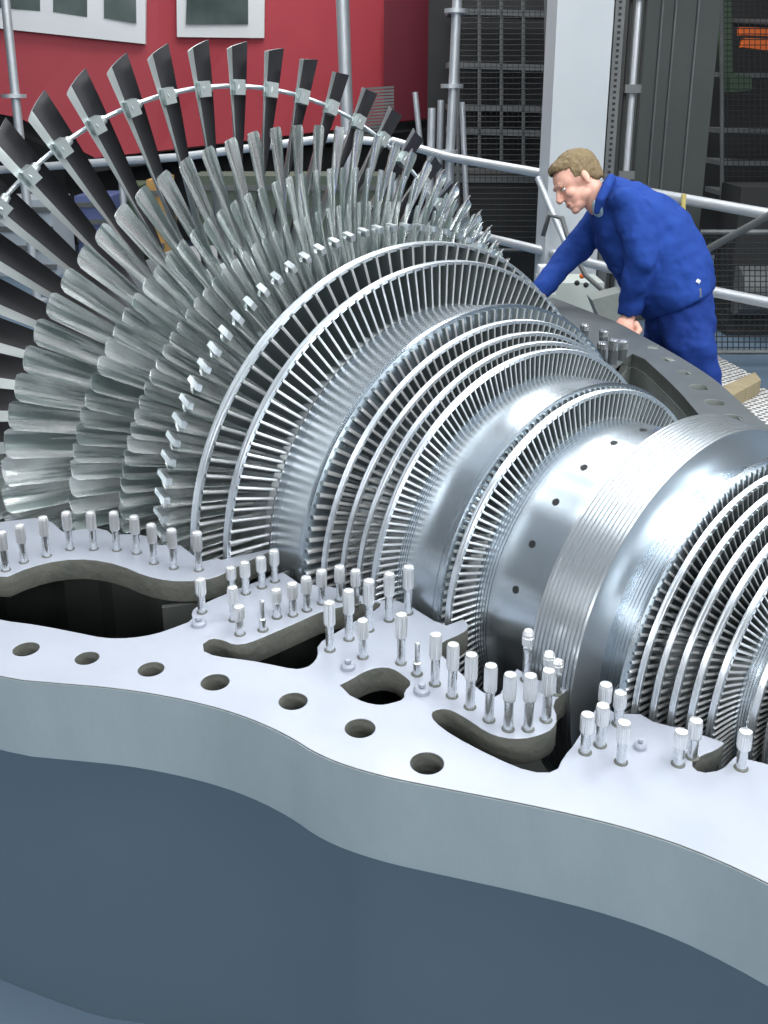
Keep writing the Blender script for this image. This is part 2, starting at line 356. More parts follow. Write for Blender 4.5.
rows = [  # x, tip r, N, phase, root r, chords, stagger, thickness, camber, stations, range of single parts
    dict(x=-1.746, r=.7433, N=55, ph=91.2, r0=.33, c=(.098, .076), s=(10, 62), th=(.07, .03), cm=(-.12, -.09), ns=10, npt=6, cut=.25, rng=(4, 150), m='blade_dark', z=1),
    dict(x=-1.483, r=.5995, N=81, ph=65.7, r0=.33, c=(.064, .050), s=(8, 55), th=(.10, .05), cm=(-.17, -.15), ns=9, npt=7, cut=.0, rng=(1, 150), m='blade', z=2),
    dict(x=-1.380, r=.5305, N=118, ph=32.3, r0=.33, c=(.048, .036), s=(8, 50), th=(.12, .06), cm=(-.17, -.14), ns=7, npt=6, cut=0, rng=(3, 132), m='blade', z=3),
    dict(x=-1.313, r=.4782, N=138, ph=20.6, r0=.33, c=(.040, .030), s=(10, 46), th=(.12, .07), cm=(-.17, -.14), ns=7, npt=6, cut=0, rng=None, m='blade', z=4),
    dict(x=-1.2497, r=.4440, N=94, ph=44.3, r0=.332, c=(.040, .034), s=(20, 46), th=(.17, .13), cm=(-.14, -.12), ns=5, npt=6, cut=0, rng=None, m='blade', z=5),
]
for R in rows:
    for k in range(R['N']):
        a = R['ph'] + k * 360 / R['N']; a = ((a + 90) % 360) - 90
        if not (-40 <= a <= 220): continue
        V, F = blade_geo(R['x'], math.radians(a), R['r0'], R['r'], R['c'][0], R['c'][1], R['s'][0], R['s'][1], R['th'][0], R['th'][1], R['cm'][0], R['cm'][1], R['ns'], R['npt'], R['cut'])
        if R['z'] == 1:      # boss around the lacing wire
            ar = math.radians(a); e_r = Vector((0, -math.cos(ar), math.sin(ar))); e_t = Vector((0, math.sin(ar), math.cos(ar)))
            nblade = len(F); c = Vector((R['x'] * S + .020, 0, 0)) + e_r * (.665 * S) - e_t * .014; mb = MB(); mb.V = list(V); mb.F = list(F)
            mb.tube([c - e_t * .012 + Vector((.010, 0, 0)), c + e_t * .03 + Vector((-.02, 0, 0))], [.012, .012], 12); mb.box(c, (.034, .030, .040), (Vector((1, 0, 0)), e_t, e_r)); V, F = mb.V, mb.F
        if R['z'] == 5:      # bright tip lug
            ar = math.radians(a); e_r = Vector((0, -math.cos(ar), math.sin(ar))); e_t = Vector((0, math.sin(ar), math.cos(ar))); c = Vector((R['x'] * S, 0, 0)) + e_r * (R['r'] * S)
            q = [c + Vector((.024, 0, 0)) + e_t * -.008, c + Vector((.020, 0, 0)) + e_t * .006, c + Vector((-.022, 0, 0)) + e_t * .016, c + Vector((-.024, 0, 0)) + e_t * .004]
            lugs.add([p - e_r * .010 for p in q] + [p + e_r * .004 for p in q], [(0, 1, 2, 3)[::-1], (4, 5, 6, 7), (0, 1, 5, 4), (1, 2, 6, 5), (2, 3, 7, 6), (3, 0, 4, 7)])
        if R['rng'] and R['rng'][0] <= a <= R['rng'][1] and indiv < 100:
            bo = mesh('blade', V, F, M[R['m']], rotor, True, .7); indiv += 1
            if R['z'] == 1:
                bo.data.materials.append(M['dark_chord']); np_ = R['npt']; n2 = 2 * np_
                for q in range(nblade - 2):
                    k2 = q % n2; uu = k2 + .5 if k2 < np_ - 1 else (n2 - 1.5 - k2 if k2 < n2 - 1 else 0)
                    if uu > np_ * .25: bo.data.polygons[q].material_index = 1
        else: rest.add(V, F)
# lacing wire
pts = [(-1.746 * S + .006, -.667 * S * math.cos(math.radians(a)), .667 * S * math.sin(math.radians(a))) for a in np.arange(-30, 211, 1.5)]
mb = MB(); mb.tube(pts, .0062, 8); mb.build('lacing_wire', M['band'], rotor, True, 1.0)
lugs.build('blade_tip_lugs', M['band'], rotor)

bmat = []
def shrouded(x, R, root, N, chord, stag, w_, th=.36, band=True, ph=0, dxb=0.0):
    t = 2 * PI * R / N * th
    for k in range(N):
        a = ((ph + k * 360 / N + 90) % 360) - 90
        if not (-40 <= a <= 220): continue
        V, F, mi = bucket(x + dxb, math.radians(a), root, R - .003, chord, stag, t); bmat.append((len(rest.F), mi)); rest.add(V, F)
    if band:
        h = w_ / 2; prof = [(x - h, R - .006), (x - h, R - .0006), (x - h + .0006, R), (x - .0012, R), (x - .0010, R - .0008), (x + .0010, R - .0008), (x + .0012, R), (x + h - .0006, R), (x + h, R - .0006), (x + h, R - .006), (x - h, R - .006)]
        lathe_part('shroud_ring', prof, M['band'], .6, 288)
shrouded(-1.1806, .4253, .332, 108, .028, -30, .016, .26)
shrouded(-1.1280, .4011, .332, 150, .019, -30, .013, .30)
shrouded(-1.0040, .3480, .275, 132, .0135, -34, .01, .38, band=False, dxb=-.0045)
for x, R, N in ((-.9841, .3310, 150), (-.9599, .3165, 158), (-.9358, .3070, 166), (-.9114, .3006, 184)):
    shrouded(x, R, .262, N, .0110, -32, .0080, .38, dxb=-.001)
shrouded(-.8085, .2705, .224, 150, .0095, -32, .01, .38, band=False, dxb=-.0045)
shrouded(-.7997, .2662, .222, 156, .0105, -32, .0085, .38)
shrouded(-.5430, .2425, .18, 140, .0105, -32, .01, .38, band=False, dxb=-.0045)
for x, R, r0, N in ((-.5346, .2307, .178, 140), (-.5162, .2241, .172, 145), (-.4983, .2167, .165, 150), (-.4816, .2067, .155, 150), (-.4659, .1932, .149, 146)):
    shrouded(x, R, r0, N, .0095, -32, .0072, .38)
for x, R in ((-.4364, .1626), (-.419, .158), (-.402, .153), (-.385, .148)):
    shrouded(x, R, .118, 130, .0095, -32, .0072, .38)
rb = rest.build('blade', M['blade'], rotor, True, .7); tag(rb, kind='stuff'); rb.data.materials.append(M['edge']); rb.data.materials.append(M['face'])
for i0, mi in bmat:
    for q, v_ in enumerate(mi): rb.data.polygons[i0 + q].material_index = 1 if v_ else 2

def Rmax(x):     # largest rotor radius near x (metres)
    tab = [(-2.5, -2.39, .7433), (-2.40, -2.02, .61), (-2.12, -1.90, .545), (-1.97, -1.80, .49), (-1.87, -1.70, .45), (-1.72, -1.59, .4253), (-1.62, -1.54, .4011), (-1.58, -1.39, .352), (-1.42, -1.36, .331), (-1.38, -1.33, .318), (-1.33, -1.29, .308), (-1.31, -1.25, .301),
           (-1.27, -1.13, .272), (-1.16, -1.09, .267), (-1.12, -.91, .233), (-.94, -.82, .267), (-.86, -.74, .245), (-.74, -.70, .225), (-.72, -.68, .217), (-.70, -.65, .207), (-.68, -.63, .194), (-.66, -.4, .163)]
    return max([r * S for a, b, r in tab if a <= x <= b] or [.2])

# ------------------------------------------------------------------ lower casing, near side
ZP = .02
casing = tag(empty('turbine_casing', (-1.2, -.8, -.4)), 'open lower turbine casing of pale machined metal with bolt holes and rows of studs', 'turbine casing')
def W(x, y): return (x, y)
def px(l, z=ZP): return [tuple(at(a, b, z)[:2]) for a, b in l]
def keep_clear(l):
    out = []
    for i, p in enumerate(l):
        out.append((p[0], min(p[1], -(Rmax(p[0]) + .012))))
    return out
def densify(l, step=.03):
    out = []
    for i in range(len(l) - 1):
        a, b = l[i], l[i + 1]; n = max(1, int(math.hypot(b[0] - a[0], b[1] - a[1]) / step))
        out += [(a[0] + (b[0] - a[0]) * k / n, a[1] + (b[1] - a[1]) * k / n) for k in range(n)]
    return out + [l[-1]]
def smooth_poly(l, it=2):
    """Chaikin corner rounding of an open run"""
    for _ in range(it):
        o = [l[0]]
        for i in range(len(l) - 1):
            a, b = l[i], l[i + 1]; o += [(a[0] * .75 + b[0] * .25, a[1] * .75 + b[1] * .25), (a[0] * .25 + b[0] * .75, a[1] * .25 + b[1] * .75)]
        l = o + [l[-1]]
    return l
top = keep_clear(densify([W(-2.93, -1.12), W(-2.36, -1.06), W(-2.34, -.88)] + px([(0, 512), (160, 538), (225, 552), (279, 541)])))
r1 = smooth_poly(px([(283, 546), (250, 560), (222, 575), (205, 580), (192, 581), (170, 581), (145, 576), (120, 565), (90, 559), (60, 560), (30, 567), (0, 580)]) + [W(-2.0, -1.12), W(-2.3, -1.25), W(-2.5, -1.35), W(-2.45, -1.5), W(-2.2, -1.38), W(-1.9, -1.18)] + px([(0, 620), (40, 625), (80, 633), (105, 638), (130, 638), (155, 634), (175, 627), (193, 620), (191, 612), (197, 606), (249, 584), (292, 569)]), 1)
r2 = keep_clear(densify(px([(294, 569), (303, 573), (345, 586), (380, 597), (415, 604), (434, 610), (449, 614), (461, 619)])))
r3 = smooth_poly(px([(463, 619), (470, 626), (463, 633), (440, 643), (437, 650), (446, 659), (472, 683), (484, 693), (498, 698), (507, 680)]), 1)
r4 = keep_clear(px([(507, 680), (520, 667), (540, 674)])) + px([(569, 689)])
r5 = smooth_poly(px([(566, 691), (552, 703), (558, 718), (553, 729), (540, 735), (523, 739), (503, 738), (486, 732), (469, 720), (457, 713), (448, 709), (438, 709), (431, 713), (434, 721), (452, 735), (494, 757), (530, 772), (556, 772), (563, 757), (576, 742), (590, 715), (606, 698)]), 1)
r6 = keep_clear(densify(px([(610, 698), (626, 707), (656, 720), (688, 730), (724, 742)]), .02))
r7 = smooth_poly(px([(724, 744), (716, 750), (700, 756), (690, 764), (700, 773), (722, 770), (733, 758)]), 1)
r8 = keep_clear(px([(736, 756), (768, 764)]) + [W(-.42, -.30), W(-.12, -.27)])
outer = top + r1 + r2 + r3 + r4 + r5 + r6 + r7 + r8 + near_edge[::-1]
open2 = smooth_poly(px([(203, 644), (211, 638), (223, 640), (234, 645), (249, 643), (266, 636), (289, 626), (309, 617), (323, 611), (345, 606), (366, 603), (381, 602), (379, 608), (360, 618), (335, 633), (317, 644), (318, 656), (311, 665), (303, 668), (294, 669), (270, 664), (249, 660), (215, 656), (204, 651)]), 1)
open3 = smooth_poly(px([(340, 685), (352, 679), (363, 672), (378, 667), (392, 668), (403, 675), (412, 683), (404, 691), (404, 699), (391, 703), (380, 705), (364, 702), (350, 695)]), 1)
def circ(c, r, n=28): return [(c[0] + r * math.cos(2 * PI * k / n), c[1] + r * math.sin(2 * PI * k / n)) for k in range(n)]
hole_px = [(26, 649), (87, 658), (151, 669), (215, 682), (293, 701), (360, 728), (427, 763)]
hole_w = [tuple(at(a, b, ZP)[:2]) for a, b in hole_px]
holes = [circ(c, r) for c, r in zip(hole_w, (.0215, .0195, .021, .0225, .022, .0225, .0235))]
cb_pl = plate('flange_face', outer, [open2, open3] + holes, ZP, .045, M['plate'], casing, bevel=.0012, split=M['castdark'])
# thick rim below the outer edge
def ribbon(name, pts2, z0, z1, th, m, parent):
    V = []; F = []; n = len(pts2)
    for i, p in enumerate(pts2):
        a = Vector(pts2[max(i - 1, 0)]); b = Vector(pts2[min(i + 1, n - 1)]); d = (b - a).normalized(); nn = Vector((-d.y, d.x))
        q = Vector(p) + nn * th
        V += [(p[0], p[1], z0), (p[0], p[1], z1), (q.x, q.y, z1), (q.x, q.y, z0)]
    for i in range(n - 1):
        for k in range(4): F.append((i * 4 + k, i * 4 + (k + 1) % 4, i * 4 + 4 + (k + 1) % 4, i * 4 + 4 + k))
    F.append((3, 2, 1, 0)); F.append(tuple(range((n - 1) * 4, n * 4)))
    return mesh(name, V, F, m, parent, True, .6)
ne = near_edge
ribbon('flange_rim', [(a, b - .0012) for a, b in ne], ZP - .0022, -.125, .022, M['cast'], casing)
# painted barrel of the lower casing with closed bottom, open inside
M['paint'] = mat('slate_casing_paint', srgb(86, 103, 117), .6, 0, noise=(4, srgb(82, 99, 113), .6), spec=.25)
body_in = inset(near_edge, .075)
bw = body_in
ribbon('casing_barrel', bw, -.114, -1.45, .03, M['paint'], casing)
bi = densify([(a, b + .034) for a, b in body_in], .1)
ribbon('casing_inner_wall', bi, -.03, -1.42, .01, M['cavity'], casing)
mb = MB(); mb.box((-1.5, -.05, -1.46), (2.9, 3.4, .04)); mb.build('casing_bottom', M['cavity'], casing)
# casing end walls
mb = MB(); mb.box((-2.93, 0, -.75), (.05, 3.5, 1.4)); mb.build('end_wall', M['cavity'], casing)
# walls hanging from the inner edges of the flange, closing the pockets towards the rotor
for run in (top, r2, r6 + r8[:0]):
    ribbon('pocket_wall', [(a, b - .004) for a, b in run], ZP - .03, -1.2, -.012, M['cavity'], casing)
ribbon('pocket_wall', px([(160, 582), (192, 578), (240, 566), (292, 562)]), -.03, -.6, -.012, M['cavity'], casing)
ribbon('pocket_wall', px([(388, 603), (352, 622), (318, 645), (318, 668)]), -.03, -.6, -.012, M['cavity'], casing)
# threaded holes of the outer flange
for c, r in zip(hole_w, (.0215, .0195, .021, .0225, .022, .0225, .0235)):
    mb = MB(); V = []; F = []; n = 24; st = 18
    for i in range(st):
        z = ZP - .003 - i * .0045; rr = r - .0002 + (.0012 if i % 2 else 0)
        for k in range(n): V.append((c[0] + rr * math.cos(2 * PI * k / n), c[1] + rr * math.sin(2 * PI * k / n), z))
    for i in range(st - 1):
        for k in range(n): a = i * n + k; b = i * n + (k + 1) % n; F.append((a, b, b + n, a + n))
    F.append(tuple(range((st - 1) * n, st * n)))
    mb.add(V, F); mb.build('threaded_hole', M['castdark'], casing)
# little plugs on the corner bosses
for q, r in (((199, 625), .013), ((348, 668), .012), ((422, 692), .013), ((640, 748), .009)):
    p = at(*q, ZP); mb = MB(); mb.lathe_z(p - Vector((0, 0, .004)), [(r, 0), (r, .010), (r * .8, .013)], 20)
    mb.lathe_z(p, [(r * .45, .011), (r * .45, .0155)], 6); mb.build('plug', M['plate'], casing, True, .5)

# studs: (foot px, foot py, head py, kind)
ST = [(6, 570, 532, 0), (24, 562, 525, 0), (47, 556, 517, 0), (70, 549, 512, 0), (94, 549, 512, 0), (117, 550, 512, 0), (137, 553, 516, 0), (154, 563, 524, 0), (174, 568, 529, 0), (199, 570, 532, 0),
      (202, 612, 579, 0), (232, 592, 567, 0), (234, 620, 587, 0), (246, 593, 562, 0), (262, 587, 557, 0), (275, 581, 550, 0), (240, 634, 606, 0), (263, 630, 600, 1), (277, 617, 589, 0), (293, 615, 583, 0), (307, 610, 577, 0), (322, 603, 570, 0), (340, 600, 566, 0), (356, 603, 570, 0),
      (369, 630, 580, 0), (349, 639, 590, 0), (330, 650, 602, 0), (363, 657, 620, 0), (389, 620, 573, 0), (408, 613, 566, 0), (401, 663, 614, 0), (417, 674, 643, 1), (435, 684, 634, 0), (452, 696, 644, 0), (470, 707, 654, 0), (489, 720, 665, 0), (508, 729, 674, 0), (528, 729, 675, 0), (546, 720, 670, 0),
      (526, 680, 630, 2), (547, 692, 652, 2), (556, 693, 660, 2),
      (585, 752, 714, 0), (600, 745, 705, 0), (603, 722, 684, 0), (618, 724, 692, 0), (621, 762, 722, 0), (678, 764, 731, 0), (692, 757, 720, 0), (741, 768, 731, 0)]
def stud(p, h, kind, rs, parent=None, m1=None, m2=None, kn=20, rc=None):
    rc = rc or rs * 1.38
    mb = MB(); p = Vector(p)
    if kind == 1:
        mb.lathe_z(p - Vector((0, 0, .01)), [(rs, 0), (rs, h * .55), (rs * .62, h * .58), (rs * .62, h + .008), (rs * .4, h + .01)], 14)
        return mb.build('stud', m1 or M['stud'], parent, True, .6)
    mb.lathe_z(p - Vector((0, 0, .01)), [(rs, 0), (rs, h * .75)], 16)
    s = mb.build('stud', m1 or M['stud'], parent, True, .6)
    # ribbed sleeve nut
    V = []; F = []; n = kn * 2; z0 = h * .54
    prof = [(rs * .9, z0 - .001), (rc * .93, z0), (rc, z0 + .003), (rc, h - .005), (rc * .86, h), (rc * .3, h + .0015)] if kind == 0 else [(rs * .9, h * .70), (rc, h * .71), (rc * 1.05, h * .86), (rc * .92, h * .88), (rc * .98, h * .93), (rc * .7, h), (rc * .2, h + .002)]
    for r, z in prof:
        for k in range(n):
            rr = r * (1 if k % 2 else .93); an = 2 * PI * k / n; V.append((p.x + rr * math.cos(an), p.y + rr * math.sin(an), p.z + z))
    for i in range(len(prof) - 1):
        for k in range(n): a = i * n + k; b = i * n + (k + 1) % n; F.append((a, b, b + n, a + n))
    F.append(tuple(range(n))[::-1]); F.append(tuple(range((len(prof) - 1) * n, len(prof) * n)))
    c = mesh('sleeve_nut', V, F, m2 or M['studcap'], s, False)
    return s
def height_for(p, hy):
    lo, hi = 0, .3
    for _ in range(30):
        m = (lo + hi) / 2; d = Vector(p) + Vector((0, 0, m)) - CAM; y = CY - FPX * d.dot(UP) / d.dot(FW)
        if y > hy: lo = m
        else: hi = m
    return lo
STO = []
for bx, by, hy, kd in ST:
    p = at(bx, by, ZP); h = min(max(height_for(p, hy), .03), .11)
    STO.append(stud(p, h, kd, .0072 if kd == 0 else .0068, casing))
    so = STO[-1]; rg = MB(); rg.lathe_z(p - Vector((0, 0, .0005)), [(.0100, 0), (.0100, .0012)], 18); rg.build('hole_rim', M['castdark'], so)

# ------------------------------------------------------------------ lower casing, far side
far_in = px([(470, 285), (545, 303), (575, 325), (600, 352), (613, 371), (622, 362), (632, 353.5), (645, 359), (656, 369), (668, 380), (682, 394), (693, 407), (700, 415)]) + [(-1.30, .82), (-1.0, .60), (-.6, .48), (-.12, .42)]
far_holes = [circ(tuple(at(a, b, ZP)[:2]), r) for a, b, r in ((653.5, 347.5, .024), (668.5, 359.3, .027), (684.6, 372.5, .025), (699.5, 387, .032), (714.5, 402.2, .031), (733, 417.5, .028))]
fe = [(p[0], p[1]) for p in far_edge]
fin = [(-2.93, 1.35)] + [p for p in far_in if True]
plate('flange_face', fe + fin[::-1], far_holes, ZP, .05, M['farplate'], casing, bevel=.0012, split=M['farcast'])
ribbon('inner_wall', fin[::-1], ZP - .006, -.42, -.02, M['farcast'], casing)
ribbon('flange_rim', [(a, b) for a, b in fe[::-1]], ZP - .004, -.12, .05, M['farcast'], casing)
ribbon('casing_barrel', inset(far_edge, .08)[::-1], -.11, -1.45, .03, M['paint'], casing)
ribbon('casing_inner_wall', [(a, b - .12) for a, b in far_edge][::-1], -.03, -1.42, .01, M['cavity'], casing)
for a, b in ((676, 393), (689, 402)): pass
lz = -.10
led = px([(640, 395), (664, 404), (688, 416), (705, 428), (700, 440), (650, 420)], lz)
plate('inner_ledge', led, [], lz, .05, M['farcast'], casing)
for bx, by, hy in ((584, 338, 324), (601, 357, 342), (603, 344, 330), (612, 364, 339), (622, 360, 340)):
    p = at(bx, by, ZP); stud(p, max(height_for(p, hy), .05), 0, .016, casing, M['farplate'], M['stud'], 10, .018)
for bx, by, hy in ((667, 412, 399), (679, 422, 409)):
    p = at(bx, by, lz); stud(p, max(height_for(p, hy), .05), 0, .013, casing, M['stud'], M['studcap'], 10, .015)

# ------------------------------------------------------------------ hall behind
def atg(px_, py_, g):
    d = ray(px_, py_); return CAM + d * (g / d.dot(GF))
def slab(mb, corners, th, back=True):
    """solid panel from picture-plane corners (px, py, g), thickness away from the viewer"""
    a = [atg(*c) for c in corners]; b = [p + GF * th for p in a]; n = len(a)
    mb.add(a + b, [tuple(range(n)), tuple(range(n, 2 * n))[::-1]] + [(i, i + n, (i + 1) % n + n, (i + 1) % n) for i in range(n)])
M['red'] = mat('red_cabin_paint', srgb(172, 62, 72), .6, 0, noise=(1.2, srgb(158, 52, 64), .6))
M['white'] = mat('white_window_frame', srgb(215, 218, 220), .5)
M['glass'] = mat('cabin_glass', (.05, .07, .07, 1), .15, .2, noise=(2, (.16, .20, .19, 1), .5))
M['pipe'] = mat('galvanised_tube', (.62, .65, .68, 1), .45, .6, noise=(8, (.5, .53, .56, 1), .7))
M['greycol'] = mat('light_grey_column_paint', srgb(186, 192, 196), .5, 0, noise=(3, srgb(176, 183, 188), .6))
M['darkcol'] = mat('dark_green_grey_paint', srgb(72, 78, 76), .6, 0, noise=(2, srgb(60, 66, 64), .7))
M['wire'] = mat('dark_wire_mesh', (.018, .02, .022, 1), .6, .2)
M['mesh'] = mat('dark_wire', (.02, .022, .024, 1), .6, .3)
M['orange'] = mat('orange_paint', srgb(228, 108, 40), .5)
M['wood'] = mat('timber', srgb(170, 158, 128), .7, 0, noise=(6, srgb(140, 128, 100), .7), stretch=(1, 6, 1))
M['cab'] = mat('pale_cabinet_paint', srgb(178, 186, 180), .5)
M['greenlamp'] = mat('green_grey_parts', srgb(60, 82, 62), .6)
M['midgrey'] = mat('worn_grey_steel', (.10, .11, .115, 1), .6, .3, noise=(5, (.16, .17, .17, 1), .6))

def up_wall(name, r0, g0, r1, g1, z0, z1, m):
    a = P3(r0, g0, 0); b = P3(r1, g1, 0); d = (b - a).normalized(); n = Vector((-d.y, d.x, 0))
    mb = MB(); mb.box((a + b) / 2 + Vector((0, 0, (z0 + z1) / 2)), ((b - a).length, .2, z1 - z0), (d, n, Vector((0, 0, 1))))
    return tag(mb.build(name, m), kind='structure')
up_wall('wall_back', -12, 15, 12, 15, FZ, 7, M['dark'])

up_wall('wall_rear', (430 - 384) / 962 * 9.6, 10.6, 8, 10.6, FZ, 6, M['dark'])
# red cabin
cabin = tag(empty('red_cabin', P3(-3, 11.5, .2)), 'red painted cabin with white framed windows behind the largest blades', 'cabin')
def gc(x): return 10.6 - (158 - x) * .004 if x < 158 else 10.6 + (x - 158) * .006
mb = MB()
F_ = [(-90, -60), (158, -60), (158, 151), (95, 158), (20, 118), (-90, 96)]
slab(mb, [(x, y, gc(x)) for x, y in F_], 1.6)
F_ = [(158, -60), (300, -60), (434, -60), (434, 118), (340, 130), (158, 151)]
slab(mb, [(x, y, gc(x)) for x, y in F_], 1.6)
mb.build('cabin_body', M['red'], cabin)
def framed(outer, panes, name='window_frame'):
    m1 = MB(); slab(m1, [(x, y, gc(x) - .06) for x, y in outer], .05); f = m1.build(name, M['white'], cabin)
    for q in panes:
        m2 = MB(); slab(m2, [(x, y, gc(x) - .085) for x, y in q], .02); m2.build('pane', M['glass'], f)
framed([(-60, -50), (146, -50), (145, 44), (-60, 22)], [[(-10, -45), (40, -45), (40, 11), (-10, 7)], [(53, -45), (87, -45), (87, 17), (53, 12)], [(104, -45), (135, -45), (136, 23), (104, 18)]])
framed([(176, -50), (265, -50), (264, 38), (177, 37)], [[(188, -45), (248, -45), (248, 24), (186, 24)]])
mb = MB(); slab(mb, [(384, 0, 11.7), (434, 0, 11.85), (434, 117, 11.85), (384, 123, 11.7)], .03); mb.build('side_door', mat('dark_red_panel', srgb(96, 26, 42), .5), cabin)
mb = MB(); slab(mb, [(-80, 97, 10.2), (20, 119, 10.3), (95, 159, 10.4), (160, 152, 10.5), (340, 131, 11.6), (434, 119, 12.1), (434, 128, 12.1), (340, 142, 11.6), (160, 163, 10.5), (95, 172, 10.4), (20, 134, 10.3), (-80, 112, 10.2)], .3); mb.build('sill_beam', M['dark'], cabin)
mb = MB(); a_ = atg(60, 100, 11.6); b_ = atg(400, 100, 12.6); d_ = (b_ - a_); d_.z = 0; n_ = Vector((-d_.y, d_.x, 0)).normalized(); m_ = (a_ + b_) / 2
mb.box((m_.x, m_.y, (FZ + .32) / 2), (d_.length, .7, .32 - FZ), (d_.normalized(), n_, Vector((0, 0, 1)))); mb.build('undercarriage', M['dark'], cabin)
# louvred grille right of the cabin
gr = MB()
for i in range(14): slab(gr, [(362, 88 + i * 3.2, 10), (394, 86 + i * 3.2, 10), (394, 88.2 + i * 3.2, 10), (362, 90.2 + i * 3.2, 10)], .05)
tag(gr.build('louvre_grille', M['midgrey']), 'dark grey louvred grille in front of the red cabin', 'grille')

# scaffold tubes
def pole(a, b, rad, discs, label, g):
    t = tag(empty('scaffold_pole', atg(*b)), label, 'pole', 'scaffold poles')
    pa, pb = atg(*a), atg(*b); pf = pb + (pb - pa) * ((FZ - pb.z) / (pb.z - pa.z))
    mb = MB(); mb.tube([pa, pb, pf], rad, 14); mb.build('tube', M['pipe'], t, True, .6)
    mb = MB(); mb.lathe_z(pf, [(rad * 2.4, 0), (rad * 2.4, .02)], 20); mb.build('foot_plate', M['pipe'], t)
    for x, y, r in discs:
        mb = MB(); c = atg(x, y, g); mb.lathe_z(c - Vector((0, 0, .015)), [(r, 0), (r, .03)], 20); mb.build('coupler_disc', M['pipe'], t, True, .6)
    return t
pole((1, -40, 8), (33, 262, 8), .035, [(14, 96, .095)], 'upright scaffold tube with a disc coupler at the far left edge before the red cabin', 8)
pole((341, -40, 8.4), (352, 255, 8.4), .055, [], 'thick grey upright tube without couplers before the red cabin', 8.4)
pole((459, -40, 7.6), (446, 245, 7.6), .036, [(456, 11, .085), (452, 86, .085), (449, 152, .07)], 'upright scaffold tube with ring couplers beside the dark mesh', 7.6)
rail = tag(empty('guard_railing', atg(449, 240, 7.6)), 'pale tubular guard railing running behind the rotor and the worker', 'railing')
def tubepart(name, pts, rad, m=None, parent=rail):
    mb = MB(); mb.tube([atg(*p) for p in pts], rad, 12); return mb.build(name, m or M['pipe'], parent, True, .6)
tubepart('top_rail', [(-30, 172, 8.2), (80, 164, 8.1), (180, 157, 8.0), (330, 138, 7.9), (398, 143, 7.8)], .032)
tubepart('top_rail', [(392, 141, 7.75), (449, 157, 7.5), (545, 174, 6.7), (655, 194, 6.0), (790, 218, 5.3)], .032)
tubepart('lower_rail', [(440, 224, 7.6), (494, 239, 7.3), (560, 255, 6.2), (655, 280, 5.8), (790, 307, 5.2)], .032)
tubepart('upright', [(432, 108, 7.7), (428, 250, 7.7)], .03); tubepart('upright', [(441, 100, 7.9), (437, 250, 7.9)], .026)
tubepart('upright', [(462, 102, 7.7), (468, 240, 7.7)], .022); tubepart('upright', [(415, 92, 8.0), (421, 150, 8.0)], .022)
for q_ in ((395, 142, 7.78), (120, 162, 8.06)):
    p_ = atg(*q_); mb = MB(); mb.tube([p_, (p_.x, p_.y, FZ)], .026, 12); mb.build('upright', M['pipe'], rail, True, .6)
tubepart('diagonal_brace', [(538, 178, 6.4), (574, 262, 6.0)], .022)
tubepart('diagonal_brace', [(790, 204, 5.2), (703, 252, 5.6)], .022, M['midgrey'])

# light grey steel column with perforated strip and conduit
col = tag(empty('steel_column', atg(575, 330, 6.3)), 'light grey square column rising behind the worker', 'column')
c0 = atg(549, 172, 6.3); c1 = atg(603, 172, 6.3); wv = (c1 - c0).length
mb = MB(); mid = (c0 + c1) / 2; mb.box(Vector((mid.x, mid.y, 1.6)) + GF * .2, (wv, .4, 4.7), (RT, GF, Vector((0, 0, 1)))); mb.build('shaft', M['greycol'], col)
mb = MB(); q = atg(609, 172, 6.35); mb.box(Vector((q.x, q.y, 1.6)) + GF * .05, (.06, .1, 4.7), (RT, GF, Vector((0, 0, 1)))); ps = mb.build('perforated_strip', M['midgrey'], col)
mb = MB()
for i in range(60): mb.box(Vector((q.x, q.y, .3 + i * .035)) - GF * .001, (.018, .004, .016), (RT, GF, Vector((0, 0, 1))))
mb.build('slots', M['black'], ps)
for x, rd in ((619, .012), (626, .022), (633, .010)):
    mb = MB(); q = atg(x, 172, 6.4); mb.tube([(q.x, q.y, -.7), (q.x, q.y, 3.9)], rd, 10); mb.build('conduit', M['pipe'] if x == 626 else M['dark'], col, True, .6)
for z in (.42, .95, 1.5):
    mb = MB(); q = atg(626, 172, 6.36); mb.box((q.x, q.y, z), (.10, .05, .05), (RT, GF, Vector((0, 0, 1)))); mb.build('conduit_clip', M['midgrey'], col)
dc = tag(empty('steel_column', atg(680, 330, 7.2)), 'wide dark green-grey column right of the light grey column', 'column')
c0 = atg(630, 100, 7.3); c1 = atg(712, 100, 7.3); mid = (c0 + c1) / 2
mb = MB(); mb.box(Vector((mid.x, mid.y, 1.6)) + GF * .25, ((c1 - c0).length, .5, 4.7), (RT, GF, Vector((0, 0, 1)))); mb.build('shaft', M['darkcol'], dc)
for x in (655, 668, 690):
    q = atg(x, 100, 7.29); mb = MB(); mb.box((q.x, q.y, 1.6), (.012, .02, 4.7), (RT, GF, Vector((0, 0, 1)))); mb.build('seam_strip', M['midgrey'], dc)

